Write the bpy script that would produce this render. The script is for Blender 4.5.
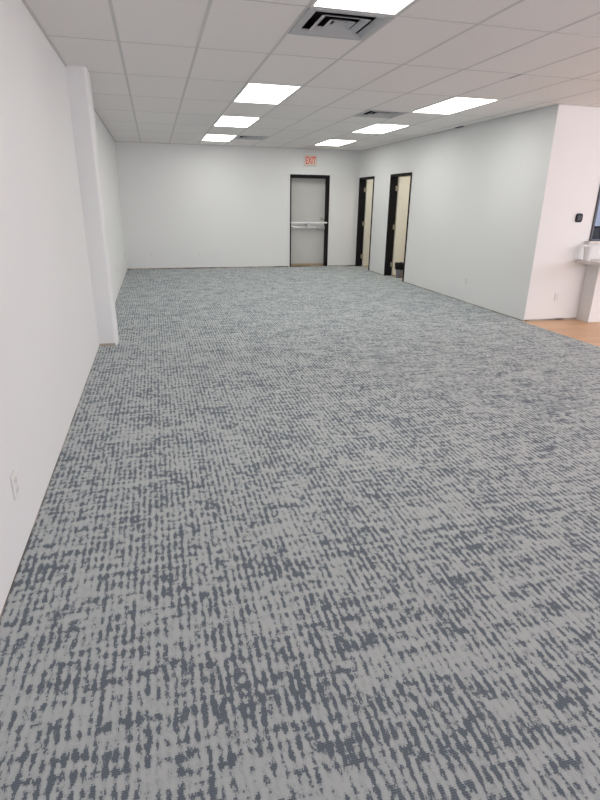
import bpy, bmesh, math, random
from mathutils import Matrix, Vector
random.seed(4)
for o in list(bpy.data.objects):
    bpy.data.objects.remove(o)
scene = bpy.context.scene
COL = scene.collection

# ---------------------------------------------------------------- camera
H = 2.75                     # ceiling height
LX, RX, BY = -0.715, 5.01, 13.46   # left wall, right wall, back wall
PY = 6.46                    # partition wall that faces the camera on the right
PITCH, YAW, ROLL, CAMH, FPX = 0.3584, 0.2588, 0.0139, 1.5644, 529.74
cam_data = bpy.data.cameras.new('camera')
cam = bpy.data.objects.new('camera', cam_data)
COL.objects.link(cam)
fwd = Vector((math.sin(YAW) * math.cos(PITCH), math.cos(YAW) * math.cos(PITCH), -math.sin(PITCH)))
r0 = Vector((math.cos(YAW), -math.sin(YAW), 0))
u0 = r0.cross(fwd)
rt = r0 * math.cos(ROLL) + u0 * math.sin(ROLL)
up = -r0 * math.sin(ROLL) + u0 * math.cos(ROLL)
mw = Matrix.Identity(4)
for i in range(3):
    mw[i][0], mw[i][1], mw[i][2] = rt[i], up[i], -fwd[i]
mw[0][3], mw[1][3], mw[2][3] = 0, 0, CAMH
cam.matrix_world = mw
cam_data.sensor_fit = 'VERTICAL'
cam_data.sensor_height = 36
cam_data.lens = FPX / 800 * 36
cam_data.clip_start = 0.05
scene.camera = cam

# ---------------------------------------------------------------- light and exposure
scene.view_settings.view_transform = 'Standard'
scene.view_settings.look = 'None'
scene.view_settings.gamma = 1
scene.view_settings.use_curve_mapping = False
scene.view_settings.exposure = 0.55
PANEL = 5.7                              # radiance of the ceiling panels
PANEL_COL = (0.99, 1.0, 0.955)
world = bpy.data.worlds.new('sky')
scene.world = world
world.use_nodes = True
world.node_tree.nodes['Background'].inputs[0].default_value = (0.86, 0.88, 1.0, 1)
world.node_tree.nodes['Background'].inputs[1].default_value = 1.0


def area(name, loc, rot, sx, sy, power, color):
    d = bpy.data.lights.new(name, 'AREA')
    d.shape = 'RECTANGLE'
    d.size, d.size_y, d.energy, d.color = sx, sy, power, color
    o = bpy.data.objects.new(name, d)
    o.location, o.rotation_euler = loc, rot
    COL.objects.link(o)
    return o


# daylight through the shop windows behind the camera
area('window_daylight', (7.2, -3.35, 1.40), (math.radians(68), 0, 0), 4.4, 1.9, 149, (0.985, 0.955, 1.0))
area('side_window_daylight', (9.5, 2.0, 1.40), (math.radians(66), 0, math.radians(90)), 6.4, 1.9, 138, (0.87, 0.905, 1.0))
# unseen area lights added to brighten the three rooms behind the right wall
area('office_fill', (6.6, 7.9, 2.70), (0, 0, 0), 1.2, 0.6, 60, (0.80, 0.88, 1.0))
area('room_fill', (6.0, 10.4, 2.70), (0, 0, 0), 0.6, 0.6, 15, (1.0, 0.95, 0.86))
area('room_fill', (6.0, 12.6, 2.70), (0, 0, 0), 0.6, 0.6, 9, (1.0, 0.95, 0.86))


# ---------------------------------------------------------------- material helpers
def new_mat(name):
    m = bpy.data.materials.new(name)
    m.use_nodes = True
    return m, m.node_tree, m.node_tree.nodes['Principled BSDF']


class G:
    """tiny node graph helper"""
    def __init__(self, nt):
        self.nt = nt

    def link(self, a, b):
        self.nt.links.new(a, b)

    def put(self, sock, v):
        if isinstance(v, bpy.types.NodeSocket):
            self.link(v, sock)
        else:
            sock.default_value = v

    def m(self, op, a, b=0.0, c=None, clamp=False):
        n = self.nt.nodes.new('ShaderNodeMath')
        n.operation, n.use_clamp = op, clamp
        self.put(n.inputs[0], a)
        self.put(n.inputs[1], b)
        if c is not None:
            self.put(n.inputs[2], c)
        return n.outputs[0]

    def xyz(self, x, y, z=0.0):
        n = self.nt.nodes.new('ShaderNodeCombineXYZ')
        self.put(n.inputs[0], x)
        self.put(n.inputs[1], y)
        self.put(n.inputs[2], z)
        return n.outputs[0]

    def coords(self):
        t = self.nt.nodes.new('ShaderNodeTexCoord')
        s = self.nt.nodes.new('ShaderNodeSeparateXYZ')
        self.link(t.outputs['Object'], s.inputs[0])
        return t.outputs['Object'], s.outputs[0], s.outputs[1], s.outputs[2]

    def noise(self, vec, scale=1.0, detail=2.0, rough=0.5):
        n = self.nt.nodes.new('ShaderNodeTexNoise')
        self.put(n.inputs['Vector'], vec)
        n.inputs['Scale'].default_value = scale
        n.inputs['Detail'].default_value = detail
        n.inputs['Roughness'].default_value = rough
        return n.outputs['Fac']

    def ramp(self, v, a, b):
        n = self.nt.nodes.new('ShaderNodeMapRange')
        n.interpolation_type = 'SMOOTHSTEP'
        self.put(n.inputs[0], v)
        n.inputs[1].default_value, n.inputs[2].default_value = a, b
        return n.outputs[0]

    def mix(self, f, a, b):
        n = self.nt.nodes.new('ShaderNodeMix')
        n.data_type = 'RGBA'
        self.put(n.inputs[0], f)
        for s, v in ((n.inputs[6], a), (n.inputs[7], b)):
            if isinstance(v, tuple):
                s.default_value = (*v, 1)
            else:
                self.link(v, s)
        return n.outputs[2]

    def bump(self, h, strength, dist):
        n = self.nt.nodes.new('ShaderNodeBump')
        n.inputs['Strength'].default_value = strength
        n.inputs['Distance'].default_value = dist
        self.link(h, n.inputs['Height'])
        return n.outputs[0]


def plain(name, col, rough=0.5, metal=0.0, var=0.04, scale=30, bump=0.0):
    m, nt, b = new_mat(name)
    g = G(nt)
    co, x, y, z = g.coords()
    f = g.noise(co, scale, 3)
    lo = tuple(c * (1 - var) for c in col)
    hi = tuple(min(1, c * (1 + var)) for c in col)
    g.link(g.mix(f, lo, hi), b.inputs['Base Color'])
    b.inputs['Roughness'].default_value = rough
    b.inputs['Metallic'].default_value = metal
    if bump:
        g.link(g.bump(g.noise(co, scale * 4, 2), bump, 0.002), b.inputs['Normal'])
    return m


def emit(name, col, strength):
    m, nt, b = new_mat(name)
    g = G(nt)
    co = g.coords()[0]
    f = g.noise(co, 3, 1)
    c = g.mix(f, col, tuple(v * 0.99 for v in col))
    g.link(c, b.inputs['Base Color'])
    g.link(c, b.inputs['Emission Color'])
    b.inputs['Emission Strength'].default_value = strength
    return m


def carpet_mat():
    m, nt, b = new_mat('patterned_carpet')
    g = G(nt)
    co, x, y, z = g.coords()
    RIB = 0.0068
    yq = g.m('MULTIPLY', g.m('FLOOR', g.m('DIVIDE', y, RIB)), RIB)
    # slow sideways wander of the yarn columns
    wx = g.m('MULTIPLY', g.m('SUBTRACT', g.noise(g.xyz(g.m('MULTIPLY', x, 9), g.m('MULTIPLY', yq, 5), 3.1), 1, 2), 0.5), 0.010)
    xw = g.m('ADD', x, wx)
    # yarn columns running down the room, about 3.6 cm apart
    ph = g.m('MULTIPLY', xw, 2 * math.pi / 0.030)
    colm = g.m('MULTIPLY', g.m('SINE', ph), 0.5)
    strips = g.noise(g.xyz(g.m('MULTIPLY', xw, 42), g.m('MULTIPLY', yq, 3.2), 0.0), 1, 1)
    dashes = g.noise(g.xyz(g.m('MULTIPLY', xw, 46), g.m('MULTIPLY', yq, 24), 7.7), 1, 2, 0.6)
    breaks = g.noise(g.xyz(g.m('MULTIPLY', x, 4.5), g.m('MULTIPLY', yq, 34), 11.3), 1, 2, 0.5)
    large = g.noise(g.xyz(g.m('MULTIPLY', x, 4.2), g.m('MULTIPLY', yq, 3.4), 21.0), 1, 2)
    fine = g.noise(g.xyz(g.m('MULTIPLY', x, 170), g.m('MULTIPLY', yq, 170), 2.0), 1, 1)
    v = g.m('MULTIPLY', colm, 0.17)
    for s, w in ((strips, 0.22), (dashes, 0.86), (breaks, 0.50), (large, 0.24), (fine, 0.30)):
        v = g.m('ADD', v, g.m('MULTIPLY', g.m('SUBTRACT', s, 0.5), w))
    dark = g.ramp(v, -0.004, 0.090)
    mid = g.ramp(v, -0.16, -0.02)
    ribw = g.m('SINE', g.m('MULTIPLY', y, 2 * math.pi / RIB))
    rib01 = g.m('ADD', g.m('MULTIPLY', ribw, 0.5), 0.5)
    tuft = g.noise(co, 420, 2)
    light_c = g.mix(g.m('MULTIPLY', mid, 0.22), g.mix(tuft, (0.452, 0.478, 0.472), (0.575, 0.603, 0.598)), (0.25, 0.275, 0.295))
    dark_a = g.mix(tuft, (0.062, 0.086, 0.116), (0.110, 0.140, 0.178))
    dark_c = g.mix(g.m('MULTIPLY', rib01, 0.40), dark_a, (0.32, 0.335, 0.35))
    c = g.mix(g.m('MULTIPLY', dark, 0.96), light_c, dark_c)
    g.link(c, b.inputs['Base Color'])
    b.inputs['Roughness'].default_value = 0.95
    b.inputs['Specular IOR Level'].default_value = 0.15
    b.inputs['Sheen Weight'].default_value = 0.12
    h = g.m('ADD', g.m('MULTIPLY', rib01, 0.35), g.m('SUBTRACT', g.m('MULTIPLY', tuft, 0.6), g.m('MULTIPLY', dark, 0.4)))
    g.link(g.bump(h, 0.35, 0.003), b.inputs['Normal'])
    return m


def wood_mat():
    m, nt, b = new_mat('wood_planks')
    g = G(nt)
    co, x, y, z = g.coords()
    br = nt.nodes.new('ShaderNodeTexBrick')
    g.link(co, br.inputs['Vector'])
    br.inputs['Color1'].default_value = (0.70, 0.43, 0.25, 1)
    br.inputs['Color2'].default_value = (0.60, 0.35, 0.20, 1)
    br.inputs['Mortar'].default_value = (0.33, 0.18, 0.10, 1)
    br.inputs['Scale'].default_value = 1.0
    br.inputs['Mortar Size'].default_value = 0.0015
    br.inputs['Brick Width'].default_value = 1.1
    br.inputs['Row Height'].default_value = 0.13
    gr = g.noise(g.xyz(g.m('MULTIPLY', x, 3), g.m('MULTIPLY', y, 60)), 1, 3)
    g.link(g.mix(g.m('MULTIPLY', gr, 0.35), br.outputs['Color'], (0.78, 0.52, 0.32)), b.inputs['Base Color'])
    b.inputs['Roughness'].default_value = 0.42
    return m


def wall_mat(name, col):
    m, nt, b = new_mat(name)
    g = G(nt)
    co, x, y, z = g.coords()
    f = g.noise(co, 1.3, 3)
    base = g.mix(f, tuple(c * 0.985 for c in col), tuple(min(1, c * 1.015) for c in col))
    # a few small rubbed marks
    sc = g.ramp(g.noise(co, 17, 3, 0.6), 0.755, 0.80)
    g.link(g.mix(g.m('MULTIPLY', sc, 0.25), base, (0.45, 0.42, 0.40)), b.inputs['Base Color'])
    b.inputs['Roughness'].default_value = 0.62
    g.link(g.bump(g.noise(co, 160, 3), 0.06, 0.002), b.inputs['Normal'])
    return m


def tile_mat():
    m, nt, b = new_mat('ceiling_tile')
    g = G(nt)
    co, x, y, z = g.coords()
    # each tile its own slight tone
    ti = g.m('FLOOR', g.m('DIVIDE', g.m('ADD', x, 0.17), 0.62))
    tj = g.m('FLOOR', g.m('DIVIDE', g.m('SUBTRACT', y, 3.97), 1.23))
    wn = nt.nodes.new('ShaderNodeTexWhiteNoise')
    g.link(g.xyz(ti, tj), wn.inputs['Vector'])
    pits = g.ramp(g.noise(co, 140, 2), 0.62, 0.75)
    base = g.mix(wn.outputs['Value'], (0.875, 0.838, 0.825), (0.90, 0.863, 0.85))
    g.link(g.mix(g.m('MULTIPLY', pits, 0.25), base, (0.60, 0.58, 0.57)), b.inputs['Base Color'])
    b.inputs['Roughness'].default_value = 0.9
    b.inputs['Specular IOR Level'].default_value = 0.1
    g.link(g.bump(g.noise(co, 120, 3), 0.2, 0.002), b.inputs['Normal'])
    return m


def base_strip_mat():
    m, nt, b = new_mat('raw_wall_base')
    g = G(nt)
    co = g.coords()[0]
    f = g.ramp(g.noise(co, 2.2, 3), 0.40, 0.60)
    g.link(g.mix(f, (0.13, 0.105, 0.085), (0.46, 0.40, 0.33)), b.inputs['Base Color'])
    b.inputs['Roughness'].default_value = 0.9
    return m


def glass_mat():
    m, nt, b = new_mat('window_glass')
    b.inputs['Base Color'].default_value = (0.93, 0.96, 1, 1)
    b.inputs['Roughness'].default_value = 0.02
    b.inputs['Transmission Weight'].default_value = 1.0
    b.inputs['IOR'].default_value = 1.05
    return m


M = dict(
    carpet=carpet_mat(), wood=wood_mat(), tile=tile_mat(), base=base_strip_mat(), glass=glass_mat(),
    wall=wall_mat('white_wall_paint', (0.80, 0.797, 0.792)),
    cream=wall_mat('cream_wall_paint', (0.80, 0.76, 0.66)),
    grid=plain('grid_metal', (0.63, 0.61, 0.598), 0.5, 0, 0.03),
    white=plain('white_plastic', (0.80, 0.79, 0.77), 0.35),
    frame=plain('dark_door_frame', (0.012, 0.010, 0.012), 0.6, 0, 0.15),
    steel_door=plain('grey_steel_door', (0.62, 0.61, 0.58), 0.45, 0, 0.02, 4),
    cream_door=plain('cream_door', (0.79, 0.77, 0.69), 0.45, 0, 0.02, 4),
    chrome=plain('brushed_metal', (0.62, 0.62, 0.62), 0.35, 0.7),
    bar=plain('pale_metal_bar', (0.85, 0.85, 0.84), 0.35, 0.1),
    hinge=plain('brass_hinge', (0.55, 0.50, 0.40), 0.4, 0.5),
    vent=plain('vent_metal', (0.50, 0.50, 0.515), 0.45, 0.1, 0.03),
    dark=plain('dark_void', (0.02, 0.02, 0.022), 0.9),
    wframe=plain('dark_grey_window_frame', (0.07, 0.07, 0.085), 0.5),
    tan=plain('tan_threshold', (0.50, 0.38, 0.25), 0.6),
    sign=plain('sign_housing', (0.74, 0.66, 0.58), 0.4),
    red=emit('red_letters', (0.66, 0.11, 0.075), 0.12),
    panel=emit('light_diffuser', PANEL_COL, PANEL),
    black=plain('black_plastic', (0.018, 0.018, 0.022), 0.3),
    screen=plain('dark_screen', (0.03, 0.03, 0.05), 0.5),
    bin=plain('grey_bin_plastic', (0.17, 0.165, 0.19), 0.5),
    bag=plain('black_bag', (0.012, 0.011, 0.012), 0.35),
    counter=plain('pale_counter', (0.66, 0.61, 0.57), 0.35, 0, 0.04, 60),
    cup=plain('white_cup', (0.83, 0.82, 0.83), 0.4),
    slot=plain('socket_face', (0.76, 0.75, 0.74), 0.4),
    hole=plain('socket_hole', (0.48, 0.47, 0.46), 0.6),
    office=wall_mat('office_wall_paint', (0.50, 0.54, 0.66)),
)


for k in ('frame', 'dark', 'bag', 'black'):
    M[k].node_tree.nodes['Principled BSDF'].inputs['Specular IOR Level'].default_value = 0.12


# ---------------------------------------------------------------- mesh helpers
class MB:
    def __init__(self):
        self.bm = bmesh.new()

    def box(self, x0, x1, y0, y1, z0, z1, bevel=0.0, seg=2):
        t = bmesh.new()
        bmesh.ops.create_cube(t, size=1)
        for v in t.verts:
            v.co = Vector(((x0 + x1) / 2 + v.co.x * (x1 - x0), (y0 + y1) / 2 + v.co.y * (y1 - y0), (z0 + z1) / 2 + v.co.z * (z1 - z0)))
        if bevel:
            bmesh.ops.bevel(t, geom=t.edges[:], offset=bevel, segments=seg, affect='EDGES', profile=0.5)
        self.merge(t)
        return self

    def merge(self, t):
        me = bpy.data.meshes.new('tmp')
        t.to_mesh(me)
        t.free()
        self.bm.from_mesh(me)
        bpy.data.meshes.remove(me)

    def cyl(self, c, r1, r2, h, axis='Z', seg=24, cap=True):
        t = bmesh.new()
        bmesh.ops.create_cone(t, cap_ends=cap, segments=seg, radius1=r1, radius2=r2, depth=h)
        rot = {'Z': Matrix.Identity(4), 'X': Matrix.Rotation(math.pi / 2, 4, 'Y'), 'Y': Matrix.Rotation(math.pi / 2, 4, 'X')}[axis]
        bmesh.ops.transform(t, matrix=Matrix.Translation(c) @ rot, verts=t.verts)
        self.merge(t)
        return self

    def lathe(self, prof, seg=32):
        rings = []
        for r, z in prof:
            rings.append([self.bm.verts.new((r * math.cos(2 * math.pi * k / seg), r * math.sin(2 * math.pi * k / seg), z)) for k in range(seg)])
        for a, b_ in zip(rings, rings[1:]):
            for k in range(seg):
                self.bm.faces.new((a[k], a[(k + 1) % seg], b_[(k + 1) % seg], b_[k]))
        self.bm.faces.new(rings[0][::-1])
        self.bm.faces.new(rings[-1])
        return self

    def quad(self, pts):
        self.bm.faces.new([self.bm.verts.new(p) for p in pts])
        return self

    def extrude_outline(self, pts, z0, z1, bevel=0.0):
        t = bmesh.new()
        lo = [t.verts.new((x, y, z0)) for x, y in pts]
        hi = [t.verts.new((x, y, z1)) for x, y in pts]
        t.faces.new(lo[::-1])
        t.faces.new(hi)
        for k in range(len(pts)):
            j = (k + 1) % len(pts)
            t.faces.new((lo[k], lo[j], hi[j], hi[k]))
        if bevel:
            es = [e for e in t.edges if abs(e.verts[0].co.z - e.verts[1].co.z) < 1e-6]
            bmesh.ops.bevel(t, geom=es, offset=bevel, segments=2, affect='EDGES')
        self.merge(t)
        return self

    def build(self, name, mat, parent=None, smooth=False, loc=None):
        me = bpy.data.meshes.new(name)
        bmesh.ops.recalc_face_normals(self.bm, faces=self.bm.faces)
        self.bm.to_mesh(me)
        self.bm.free()
        me.materials.append(M[mat])
        if smooth:
            for p in me.polygons:
                p.use_smooth = True
        o = bpy.data.objects.new(name, me)
        COL.objects.link(o)
        if parent:
            o.parent = parent
        if loc:
            o.location = loc
        return o


def tag(o, label, cat, group=None):
    o['label'], o['category'] = label, cat
    if group:
        o['group'] = group
    return o


def thing(name, label, cat, loc=(0, 0, 0), rz=0.0, group=None):
    o = bpy.data.objects.new(name, None)
    o.empty_display_size = 0.1
    COL.objects.link(o)
    o.location, o.rotation_euler = loc, (0, 0, rz)
    return tag(o, label, cat, group)


def struct(o, label, cat):
    o['kind'] = 'structure'
    return tag(o, label, cat)


def copy_tree(o, parent=None):
    c = o.copy()
    COL.objects.link(c)
    if parent:
        c.parent = parent
    for ch in list(o.children):
        copy_tree(ch, c)
    return c


# ---------------------------------------------------------------- floor
FY, EX = -3.5, 9.6          # front (window) wall and far right wall, outside the picture
CE = RX - 0.035             # carpet edge along the wood floor
struct(MB().extrude_outline([(LX, FY), (CE, FY), (CE, PY), (RX + 0.14, PY), (RX + 0.14, BY), (LX, BY)], -0.06, 0.0).build('floor', 'carpet'),
       'grey carpet with broken slate blue streaks filling the long room', 'floor')
struct(MB().box(CE, EX, FY, PY, -0.06, -0.004).build('floor_wood', 'wood'),
       'tan wood plank floor beside the carpet under the counter', 'floor')
struct(MB().box(RX + 0.14, EX, PY, BY, -0.06, -0.004).build('floor_tile', 'tan'),
       'tan floor of the side rooms behind the two open doors', 'floor')

# ---------------------------------------------------------------- walls
struct(MB().box(LX - 0.15, LX, FY, BY + 0.4, -0.06, H + 0.15).build('wall_left', 'wall'), 'long plain white wall with the column', 'wall')

DX0, DX1, DZ = 3.25, 4.23, 2.165       # exit door opening
w = MB()
w.box(LX, DX0, BY, BY + 0.30, -0.06, H + 0.15)
w.box(DX1, EX, BY, BY + 0.30, -0.06, H + 0.15)
w.box(DX0, DX1, BY, BY + 0.30, DZ, H + 0.15)
struct(w.build('wall_back', 'wall'), 'white end wall holding the grey exit door', 'wall')

WT = 0.14
OP = [(10.49, 11.50), (12.46, 13.40)]  # the two doorways in the right wall
OZ = 2.125
w = MB()
ys = [PY, OP[0][0], OP[0][1], OP[1][0], OP[1][1], BY]
for k in (0, 2, 4):
    w.box(RX, RX + WT, ys[k], ys[k + 1], -0.06, H + 0.15)
for a, b in OP:
    w.box(RX, RX + WT, a, b, OZ, H + 0.15)
struct(w.build('wall_right', 'wall'), 'white wall with the two open dark-framed doorways', 'wall')

WX0, WZ0, WZ1, WX1 = 5.86, 1.10, 2.15, 7.6   # office window opening
w = MB()
w.box(RX + WT, WX0, PY, PY + 0.12, -0.06, H + 0.15)
w.box(WX1, EX, PY, PY + 0.12, -0.06, H + 0.15)
w.box(WX0, WX1, PY, PY + 0.12, -0.06, WZ0)
w.box(WX0, WX1, PY, PY + 0.12, WZ1, H + 0.15)
w.box(RX, RX + WT, PY - 0.001, PY, -0.06, H + 0.15)
struct(w.build('wall_partition', 'wall'), 'bright white wall with the black thermostat, beyond the wood floor', 'wall')
struct(MB().box(EX, EX + 0.15, FY, BY + 0.3, -0.06, H + 0.15).build('wall_side', 'wall'), 'outer side wall, out of the picture', 'wall')
# shop front behind the camera: low wall, header, posts, open glazing
w = MB()
w.box(LX, EX, FY - 0.12, FY, -0.06, 0.40)
w.box(LX, EX, FY - 0.12, FY, 2.42, H + 0.15)
for px in (LX + 0.06, 1.9, 4.4, 6.9, EX - 0.06):
    w.box(px - 0.06, px + 0.06, FY - 0.12, FY, 0.40, 2.42)
struct(w.build('wall_front', 'wall'), 'shop front wall with window openings behind the camera', 'wall')

# interior walls of the side rooms
w = MB()
w.box(RX + WT, EX, 9.20, 9.30, -0.06, H + 0.15)
w.box(RX + WT, EX, 11.95, 12.05, -0.06, H + 0.15)
w.box(7.5, 7.6, 9.30, BY, -0.06, H + 0.15)
struct(w.build('wall_room', 'cream'), 'cream inner walls of the side rooms', 'wall')
struct(MB().box(RX + WT, EX, 9.17, 9.199, -0.06, H).build('wall_office', 'office'), 'bluish far wall seen through the office window', 'wall')

# column standing out from the left wall, with its rounded corner bead
cy0, cy1, cx1 = 6.225, 6.56, LX + 0.192
pts = [(LX - 0.01, cy0)]
r = 0.035
for k in range(7):
    a = -math.pi / 2 + k * math.pi / 12
    pts.append((cx1 - r + r * math.cos(a), cy0 + r + r * math.sin(a)))
for k in range(7):
    a = k * math.pi / 12
    pts.append((cx1 - r + r * math.cos(a), cy1 - r + r * math.sin(a)))
pts.append((LX - 0.01, cy1))
struct(MB().extrude_outline(pts, 0.0, H + 0.02).build('wall_column', 'wall', smooth=False),
       'shallow white column standing out from the long white wall', 'column')

# rough unpainted strips at the foot of the walls (no baseboards fitted yet)
def strip(n, label, boxes):
    s = MB()
    for bx in boxes:
        s.box(*bx)
    struct(s.build('trim_%d' % n, 'base'), label, 'trim')
T = 0.009
strip(1, 'thin unpainted strip along the foot of the long white wall', [(LX, LX + 0.003, FY, cy0, 0, 0.006), (LX, LX + 0.003, cy1, BY, 0, 0.006)])
strip(2, 'dark unpainted strip along the foot of the end wall', [(LX, DX0 - 0.04, BY - 0.006, BY, 0, 0.024), (DX1 + 0.04, RX, BY - 0.006, BY, 0, 0.024)])
strip(3, 'dark unpainted strip along the foot of the wall with doorways', [(RX - 0.006, RX, PY, OP[0][0] - 0.05, 0, T), (RX - 0.006, RX, OP[0][1] + 0.05, OP[1][0] - 0.05, 0, T)])
strip(4, 'brown strip between the wood floor and the thermostat wall', [(RX + 0.01, 5.89, PY - 0.012, PY - 0.001, -0.004, 0.02)])
strip(5, 'brown unpainted strip at the foot of the column', [(LX, cx1 - 0.02, cy0 - 0.006, cy0, 0, 0.026)])

# ---------------------------------------------------------------- ceiling
PX, X0 = 0.62, -0.17
PYT, Y0 = 1.23, 3.97
lights = [(2, -1), (2, 2), (2, 4), (2, 6), (6, 2), (6, 4), (6, 6)]   # grid cells that hold a panel
vents = [(2, 0), (5, 3), (3, 6)]                                      # cells whose near half holds a vent
tiles = MB()
grid = MB()
i0, i1 = -1, math.ceil((EX - X0) / PX)
j0, j1 = math.floor((FY - Y0) / PYT), math.ceil((BY - Y0) / PYT)
def clampx(v): return max(LX, min(EX, v))
def clampy(v): return max(FY, min(BY, v))
gw = 0.012
for i in range(i0, i1):
    for j in range(j0, j1):
        a, b = clampx(X0 + i * PX), clampx(X0 + (i + 1) * PX)
        c, d = clampy(Y0 + j * PYT), clampy(Y0 + (j + 1) * PYT)
        if b - a < 0.03 or d - c < 0.03 or (i, j) in lights:
            continue
        if (i, j) in vents:
            c = c + PYT / 2
            grid.box(a, b, c - gw, c + gw, H - 0.0005, H + 0.03)
        tiles.box(a, b, c, d, H + 0.0005, H + 0.02)
ceil_o = struct(tiles.build('ceiling', 'tile'), 'suspended ceiling of pale grey tiles', 'ceiling')
for i in range(i0, i1 + 1):
    x = X0 + i * PX
    if LX < x < EX:
        grid.box(x - gw, x + gw, FY, BY, H - 0.001, H + 0.03)
for j in range(j0, j1 + 1):
    y = Y0 + j * PYT
    if FY < y < BY:
        grid.box(LX, EX, y - gw * 0.8, y + gw * 0.8, H - 0.0005, H + 0.03)
for bx in ((LX, LX + 0.022, FY, BY), (LX, EX, BY - 0.022, BY), (RX - 0.022, RX, PY, BY), (RX, EX, PY - 0.022, PY)):
    grid.box(*bx, H - 0.008, H + 0.03)
grid.build('ceiling_grid', 'grid', ceil_o)
gp = MB()
gp.box(3.551, 3.559, 5.20, 5.40, H - 0.003, H)
gp.box(4.955, 4.985, 8.66, 8.88, H - 0.009, H)
gp.build('ceiling_gap', 'dark', ceil_o)
struct(MB().box(LX, EX, FY, BY, H + 0.16, H + 0.2).build('ceiling_slab', 'grid'), 'roof slab hidden above the tiles', 'ceiling')


# ---------------------------------------------------------------- ceiling panels
def light_panel(label):
    t = thing('ceiling_light', label, 'light', group='ceiling light panels')
    x, y = PX / 2 - gw, PYT / 2 - gw
    f = MB()
    e = 0.016
    for bx in ((-x, x, -y, -y + e), (-x, x, y - e, y), (-x, -x + e, -y + e, y - e), (x - e, x, -y + e, y - e)):
        f.box(*bx, -0.004, 0.05, 0.001, 1)
    f.box(-x, x, -y, y, 0.05, 0.07)
    f.build('light_frame', 'white', t)
    MB().box(-x + e, x - e, -y + e, y - e, 0.0, 0.012).build('diffuser', 'panel', t)
    return t

proto = light_panel('')
lab = {
    (2, -1): 'glowing white ceiling panel cut off by the top of the photo, before the large vent',
    (2, 2): 'largest whole glowing ceiling panel of the row leading to the exit door side',
    (2, 4): 'glowing ceiling panel between the larger panel and the panel touching a small vent',
    (2, 6): 'small glowing ceiling panel whose corner touches the small dark far vent',
    (6, 2): 'glowing ceiling panel nearest the right-hand wall, largest of that row',
    (6, 4): 'middle glowing ceiling panel of the right row, just beyond a dark vent',
    (6, 6): 'small glowing ceiling panel in front of the exit sign and doorways',
}
for k, cell in enumerate(lights):
    o = proto if k == 0 else copy_tree(proto)
    o.location = (X0 + (cell[0] + 0.5) * PX, Y0 + (cell[1] + 0.5) * PYT, H)
    o['label'] = lab[cell]


# ---------------------------------------------------------------- vents
def ceiling_vent(label):
    t = thing('ceiling_vent', label, 'vent', group='square ceiling vents')
    s = PX / 2 - gw
    f = MB()
    e = 0.045
    for bx in ((-s, s, -s, -s + e), (-s, s, s - e, s), (-s, -s + e, -s + e, s - e), (s - e, s, -s + e, s - e)):
        f.box(*bx, -0.006, 0.004, 0.001, 1)
    f.build('vent_frame', 'vent', t)
    dk = MB()
    dk.box(-s, s, -s, s, 0.10, 0.12)
    for k in (-1, 1):
        dk.box(k * s - 0.004, k * s + 0.004, -s, s, 0.022, 0.10)
        dk.box(-s, s, k * s - 0.004, k * s + 0.004, 0.022, 0.10)
    dk.build('duct', 'dark', t)
    def cone(lo, hi, z0, z1):
        m = MB()
        th = 0.004
        for k in range(4):
            R_ = Matrix.Rotation(k * math.pi / 2, 3, 'Z')
            q = [R_ @ Vector(p) for p in ((-lo, -lo, z0), (lo, -lo, z0), (hi, -hi, z1), (-hi, -hi, z1))]
            m.quad(q)
            m.quad([p + Vector((0, 0, th)) for p in q])
            m.quad([q[0], q[1], q[1] + Vector((0, 0, th)), q[0] + Vector((0, 0, th))])
        return m
    for lo, hi in ((s - e, s - e - 0.032), (0.175, 0.130), (0.095, 0.055)):
        cone(lo, hi, -0.004, 0.015).build('louver', 'vent', t)
    MB().box(-0.04, 0.04, -0.04, 0.04, 0.004, 0.02, 0.003).build('vent_core', 'vent', t)
    return t

vl = {
    (2, 0): 'large silver square ceiling vent directly beside the panel cut by the photo top',
    (5, 3): 'dark square ceiling vent between the two rows of glowing panels',
    (3, 6): 'tiny dark ceiling vent at the corner of the farthest panel',
}
vents_at = {(2, 0): Y0 + PX / 2 - 0.003, (5, 3): Y0 + 3 * PYT + PX / 2, (3, 6): Y0 + 6 * PYT + PX / 2}
proto = ceiling_vent('')
for k, cell in enumerate(vents):
    o = proto if k == 0 else copy_tree(proto)
    o.location = (X0 + (cell[0] + 0.5) * PX, vents_at[cell], H)
    o['label'] = vl[cell]

# ---------------------------------------------------------------- grey exit door in the end wall
d = thing('door_1', 'grey steel door in a dark frame with a pale bar across it', 'door', (DX0, BY, 0))
d['kind'] = 'structure'
W = DX1 - DX0
f = MB()
f.box(-0.008, 0.022, -0.012, 0.30, 0, DZ + 0.012, 0.003)
f.box(W - 0.025, W + 0.012, -0.012, 0.30, 0, DZ + 0.012, 0.003)
f.box(0.022, W - 0.025, -0.012, 0.30, DZ - 0.06, DZ + 0.012, 0.003)
f.box(0.025, 0.045, 0.275, 0.30, 0, DZ - 0.025)
f.box(W - 0.045, W - 0.025, 0.275, 0.30, 0, DZ - 0.025)
f.build('door_frame', 'frame', d)
MB().box(0.026, W - 0.026, 0.225, 0.272, 0.055, DZ - 0.062, 0.002).build('door_panel', 'steel_door', d)
MB().box(0.023, W - 0.026, 0.0, 0.30, -0.01, 0.004).build('threshold', 'base', d)
MB().box(0.026, W - 0.026, 0.228, 0.27, 0.006, 0.054, 0.002).build('door_sweep', 'tan', d)
pb = MB()
pb.box(0.06, W - 0.08, 0.165, 0.195, 0.925, 0.975, 0.006)
pb.box(0.06, 0.12, 0.165, 0.226, 0.915, 0.985, 0.004)
pb.build('push_bar', 'chrome', d)
MB().box(W - 0.25, W - 0.035, 0.150, 0.226, 0.905, 0.985, 0.006).build('latch_case', 'vent', d)
bt = MB()
bt.cyl((W - 0.09, 0.212, 1.16), 0.032, 0.028, 0.03, 'Y')
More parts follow.
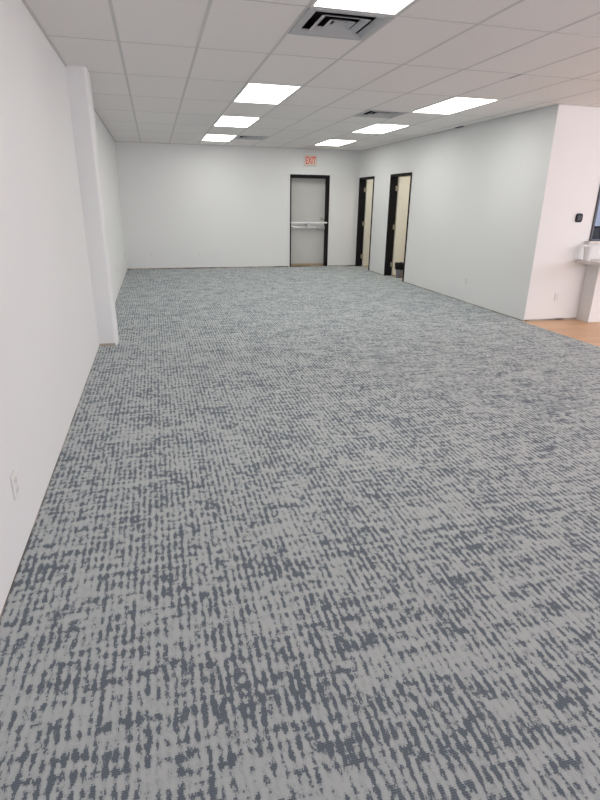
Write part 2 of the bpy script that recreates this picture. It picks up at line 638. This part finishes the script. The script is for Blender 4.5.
bt.box(W - 0.098, W - 0.082, 0.185, 0.20, 1.14, 1.18, 0.002)
bt.build('deadbolt', 'hinge', d)
sb = MB()
sb.box(-0.02, W + 0.015, -0.010, 0.012, 1.055, 1.09, 0.003)
sbar = sb.build('security_bar', 'bar', d)
bk = MB()
bk.box(0.38, 0.56, 0.012, 0.06, 1.045, 1.10, 0.004)
bk.box(0.44, 0.50, 0.06, 0.226, 1.03, 1.12, 0.004)
bk.box(0.452, 0.488, -0.014, 0.0, 0.95, 1.055, 0.003)
bk.cyl((0.47, -0.012, 1.115), 0.04, 0.04, 0.02, 'Y')
bk.build('bar_latch', 'chrome', sbar)


# ---------------------------------------------------------------- the two dark-framed doorways with open cream doors
def side_door(n, y0, y1, label):
    d = thing('door_%d' % n, label, 'door', (RX, y0, 0))
    d['kind'] = 'structure'
    L = y1 - y0
    f = MB()
    for a, b in ((-0.012, 0.03), (L - 0.03, L + 0.012)):
        f.box(-0.015, WT + 0.015, a, b, 0, OZ + 0.012, 0.003)
    f.box(-0.015, WT + 0.015, 0.03, L - 0.03, OZ - 0.035, OZ + 0.012, 0.003)
    f.build('door_frame', 'frame', d)
    # slab swung fully into the room, hinged on the far jamb
    MB().box(WT + 0.02, WT + 0.02 + L - 0.09, L - 0.075, L - 0.032, 0.012, OZ - 0.04, 0.002).build('door_panel', 'cream_door', d)
    for z in (0.25, 1.06, 1.86):
        h = MB()
        h.cyl((WT + 0.012, L - 0.078, z), 0.009, 0.009, 0.10, 'Z', 12)
        h.box(WT - 0.03, WT + 0.012, L - 0.040, L - 0.029, z - 0.05, z + 0.05, 0.001)
        h.build('hinge', 'hinge', d)
    kn = MB()
    kn.cyl((WT + L - 0.13, L - 0.10, 0.98), 0.028, 0.028, 0.05, 'Y')
    kn.box(WT + L - 0.23, WT + L - 0.12, L - 0.135, L - 0.115, 0.97, 0.99, 0.004)
    kn.build('door_lever', 'chrome', d)
    return d

side_door(2, OP[0][0], OP[0][1], 'open cream door in a dark frame with the waste bin behind its jamb')
side_door(3, OP[1][0], OP[1][1], 'open cream door in a dark frame right beside the exit door corner')

# ---------------------------------------------------------------- office window in the partition
wd = thing('window_1', 'dark-framed window above the counter with a pale sill', 'window', (WX0, PY, WZ0))
wd['kind'] = 'structure'
WW, WH = WX1 - WX0, WZ1 - WZ0
f = MB()
for bx in ((0, 0.032, 0, WH), (WW - 0.032, WW, 0, WH)):
    f.box(bx[0], bx[1], -0.02, 0.12, bx[2], bx[3], 0.003)
f.box(0.032, WW - 0.032, -0.02, 0.12, 0, 0.016, 0.003)
f.box(0.032, WW - 0.032, -0.02, 0.12, WH - 0.032, WH, 0.003)
f.build('window_frame', 'wframe', wd)
MB().box(0.032, WW - 0.032, 0.05, 0.056, 0.016, WH - 0.032).build('pane', 'glass', wd)
MB().box(-0.07, WW + 0.1, -0.085, -0.002, -0.038, -0.001, 0.006).build('window_sill', 'counter', wd)

# black chair in the office, seen through the pane
ch = thing('office_chair', 'black chair back seen through the office window above the sill', 'chair', (6.76, 7.2, 0), 0.15)
b = MB()
b.box(-0.26, 0.26, -0.04, 0.04, 0.62, 1.27, 0.035, 4)
b.build('backrest', 'black', ch, True)
MB().box(-0.25, 0.25, 0.03, 0.52, 0.44, 0.52, 0.03, 3).build('seat', 'black', ch, True)
MB().box(-0.03, 0.03, -0.03, 0.06, 0.46, 0.66, 0.01).build('back_support', 'black', ch)
MB().cyl((0, 0.27, 0.25), 0.028, 0.028, 0.40).build('post', 'black', ch)
for k in range(5):
    a = k * 2 * math.pi / 5
    lg = MB()
    t = bmesh.new()
    bmesh.ops.create_cube(t, size=1)
    for v in t.verts:
        v.co = Vector((v.co.x * 0.28 + 0.15, v.co.y * 0.04, v.co.z * 0.03 + 0.07))
    bmesh.ops.transform(t, matrix=Matrix.Translation((0, 0.27, 0)) @ Matrix.Rotation(a, 4, 'Z'), verts=t.verts)
    lg.merge(t)
    l = lg.build('leg', 'black', ch)
    MB().cyl((0.28 * math.cos(a), 0.27 + 0.28 * math.sin(a), 0.026), 0.03, 0.03, 0.03, 'Y', 16).build('caster', 'black', l)

# ---------------------------------------------------------------- counter on its short white wall
struct(MB().box(5.905, 8.2, 6.225, PY - 0.001, -0.004, 0.81).build('wall_knee', 'wall'), 'low white wall carrying the pale counter', 'wall')
pts = []
cx0, cx1_, cyA, cyB, r = 5.70, 8.25, 5.72, PY - 0.003, 0.05
for k in range(7):
    a = math.pi + k * math.pi / 12
    pts.append((cx0 + r + r * math.cos(a), cyA + r + r * math.sin(a)))
pts += [(cx1_, cyA), (cx1_, cyB), (cx0, cyB)]
tag(MB().extrude_outline(pts, 0.812, 0.852, 0.006).build('countertop', 'counter'), 'pale countertop slab on the low white wall below the window', 'counter')

# white cup on the counter
cp = thing('cup', 'tall tapered white cup standing on the counter below the window sill', 'cup', (5.735, 6.30, 0.852))
MB().lathe([(0.040, 0), (0.042, 0.004), (0.058, 0.178), (0.0615, 0.182), (0.061, 0.189), (0.0555, 0.188), (0.039, 0.012)], 40).build('cup_body', 'cup', cp, True)

# ---------------------------------------------------------------- thermostat
t = thing('thermostat', 'small black thermostat on the bright white wall by the window', 'thermostat', (5.615, PY - 0.001, 1.405))
tc = MB()
pts = []
for qx, qz, a0 in ((1, 1, 0), (-1, 1, 90), (-1, -1, 180), (1, -1, 270)):
    for k in range(6):
        a = math.radians(a0 + k * 18)
        pts.append((qx * 0.022 + 0.026 * math.cos(a), qz * 0.032 + 0.026 * math.sin(a)))
tc.extrude_outline(pts, 0, 0.024, 0.004)
for v in tc.bm.verts:
    v.co = Vector((v.co.x, -v.co.z, v.co.y))
tc.build('thermostat_case', 'black', t)
MB().box(-0.030, 0.030, -0.0250, -0.02, -0.032, 0.032, 0.002).build('screen', 'screen', t)


# ---------------------------------------------------------------- wall outlets
def outlet():
    t = thing('wall_outlet', '', 'outlet', group='white wall outlets')
    MB().box(-0.037, 0.037, -0.010, 0, -0.060, 0.060, 0.004).build('cover_plate', 'white', t)
    for z in (-0.022, 0.022):
        s = MB()
        s.box(-0.017, 0.017, -0.0125, -0.009, z - 0.014, z + 0.014, 0.004)
        so = s.build('socket', 'slot', t)
        q = MB()
        q.box(-0.009, -0.006, -0.0132, -0.012, z - 0.004, z + 0.008)
        q.box(0.006, 0.009, -0.0132, -0.012, z - 0.004, z + 0.008)
        q.cyl((0, -0.0126, z - 0.009), 0.003, 0.003, 0.0012, 'Y', 10)
        q.build('slots', 'hole', so)
    MB().cyl((0, -0.0105, 0), 0.003, 0.003, 0.002, 'Y', 10).build('screw', 'chrome', t)
    return t

spots = [
    ((LX, 2.385, 0.335), math.pi / 2, 'white outlet plate on the long white wall before the column, largest outlet in view'),
    ((LX, 10.10, 0.38), math.pi / 2, 'faint white outlet on the long wall just past the column'),
    ((LX, 12.60, 0.39), math.pi / 2, 'faint white outlet on the long wall close to the end wall corner'),
    ((-0.13, BY, 0.365), 0, 'white outlet on the end wall, the one farther from the exit door'),
    ((0.99, BY, 0.35), 0, 'white outlet on the end wall, the one closer to the exit door'),
    ((RX, 8.09, 0.34), -math.pi / 2, 'white outlet low on the wall with doorways, before the waste bin doorway'),
    ((5.50, PY - 0.001, 0.33), 0, 'white outlet low on the bright wall below the thermostat'),
]
proto = outlet()
for k, (loc, rz, l) in enumerate(spots):
    o = proto if k == 0 else copy_tree(proto)
    o.location, o.rotation_euler = loc, (0, 0, rz)
    o['label'] = l

# ---------------------------------------------------------------- exit sign
es = thing('exit_sign', 'pale exit sign with red letters above the grey door', 'sign', (3.735, BY, 2.375))
MB().box(-0.16, 0.16, -0.05, 0, 0, 0.235, 0.008).build('sign_housing', 'sign', es)
cu = bpy.data.curves.new('letters', 'FONT')
cu.body = 'EXIT'
cu.size, cu.extrude, cu.offset = 0.155, 0.002, 0.0045
cu.align_x, cu.align_y = 'CENTER', 'CENTER'
tmp = bpy.data.objects.new('tmp_text', cu)
COL.objects.link(tmp)
me = bpy.data.meshes.new_from_object(tmp.evaluated_get(bpy.context.evaluated_depsgraph_get()))
bpy.data.objects.remove(tmp)
xs = [v.co.x for v in me.vertices]; zs = [v.co.y for v in me.vertices]
sx, sz = 0.25 / (max(xs) - min(xs)), 0.165 / (max(zs) - min(zs))
mx, mz = (max(xs) + min(xs)) / 2, (max(zs) + min(zs)) / 2
for v in me.vertices:
    v.co = Vector(((v.co.x - mx) * sx, -0.052 - v.co.z, (v.co.y - mz) * sz + 0.118))
me.materials.clear()
me.materials.append(M['red'])
lt = bpy.data.objects.new('letters', me)
COL.objects.link(lt)
lt.parent = es

# ---------------------------------------------------------------- waste bin in the doorway
wb = thing('waste_bin', 'small grey bin with a black liner folded over its rim, inside the doorway', 'bin', (5.19, 11.10, 0.0))
MB().lathe([(0.070, 0), (0.075, 0.006), (0.092, 0.25), (0.088, 0.25), (0.068, 0.012)], 36).build('bin_body', 'bin', wb, True)
bg = MB()
prof = [(0.101, 0.185), (0.111, 0.19), (0.114, 0.24), (0.117, 0.305), (0.110, 0.325), (0.098, 0.318), (0.086, 0.20)]
bg.lathe(prof, 44)
for v in bg.bm.verts:
    a = math.atan2(v.co.y, v.co.x)
    k = 1 + 0.022 * math.sin(a * 9) + 0.015 * math.sin(a * 17 + 1)
    v.co.x *= k
    v.co.y *= k
    v.co.z += 0.006 * math.sin(a * 6 + 2)
bg.build('bin_liner', 'bag', wb, True)
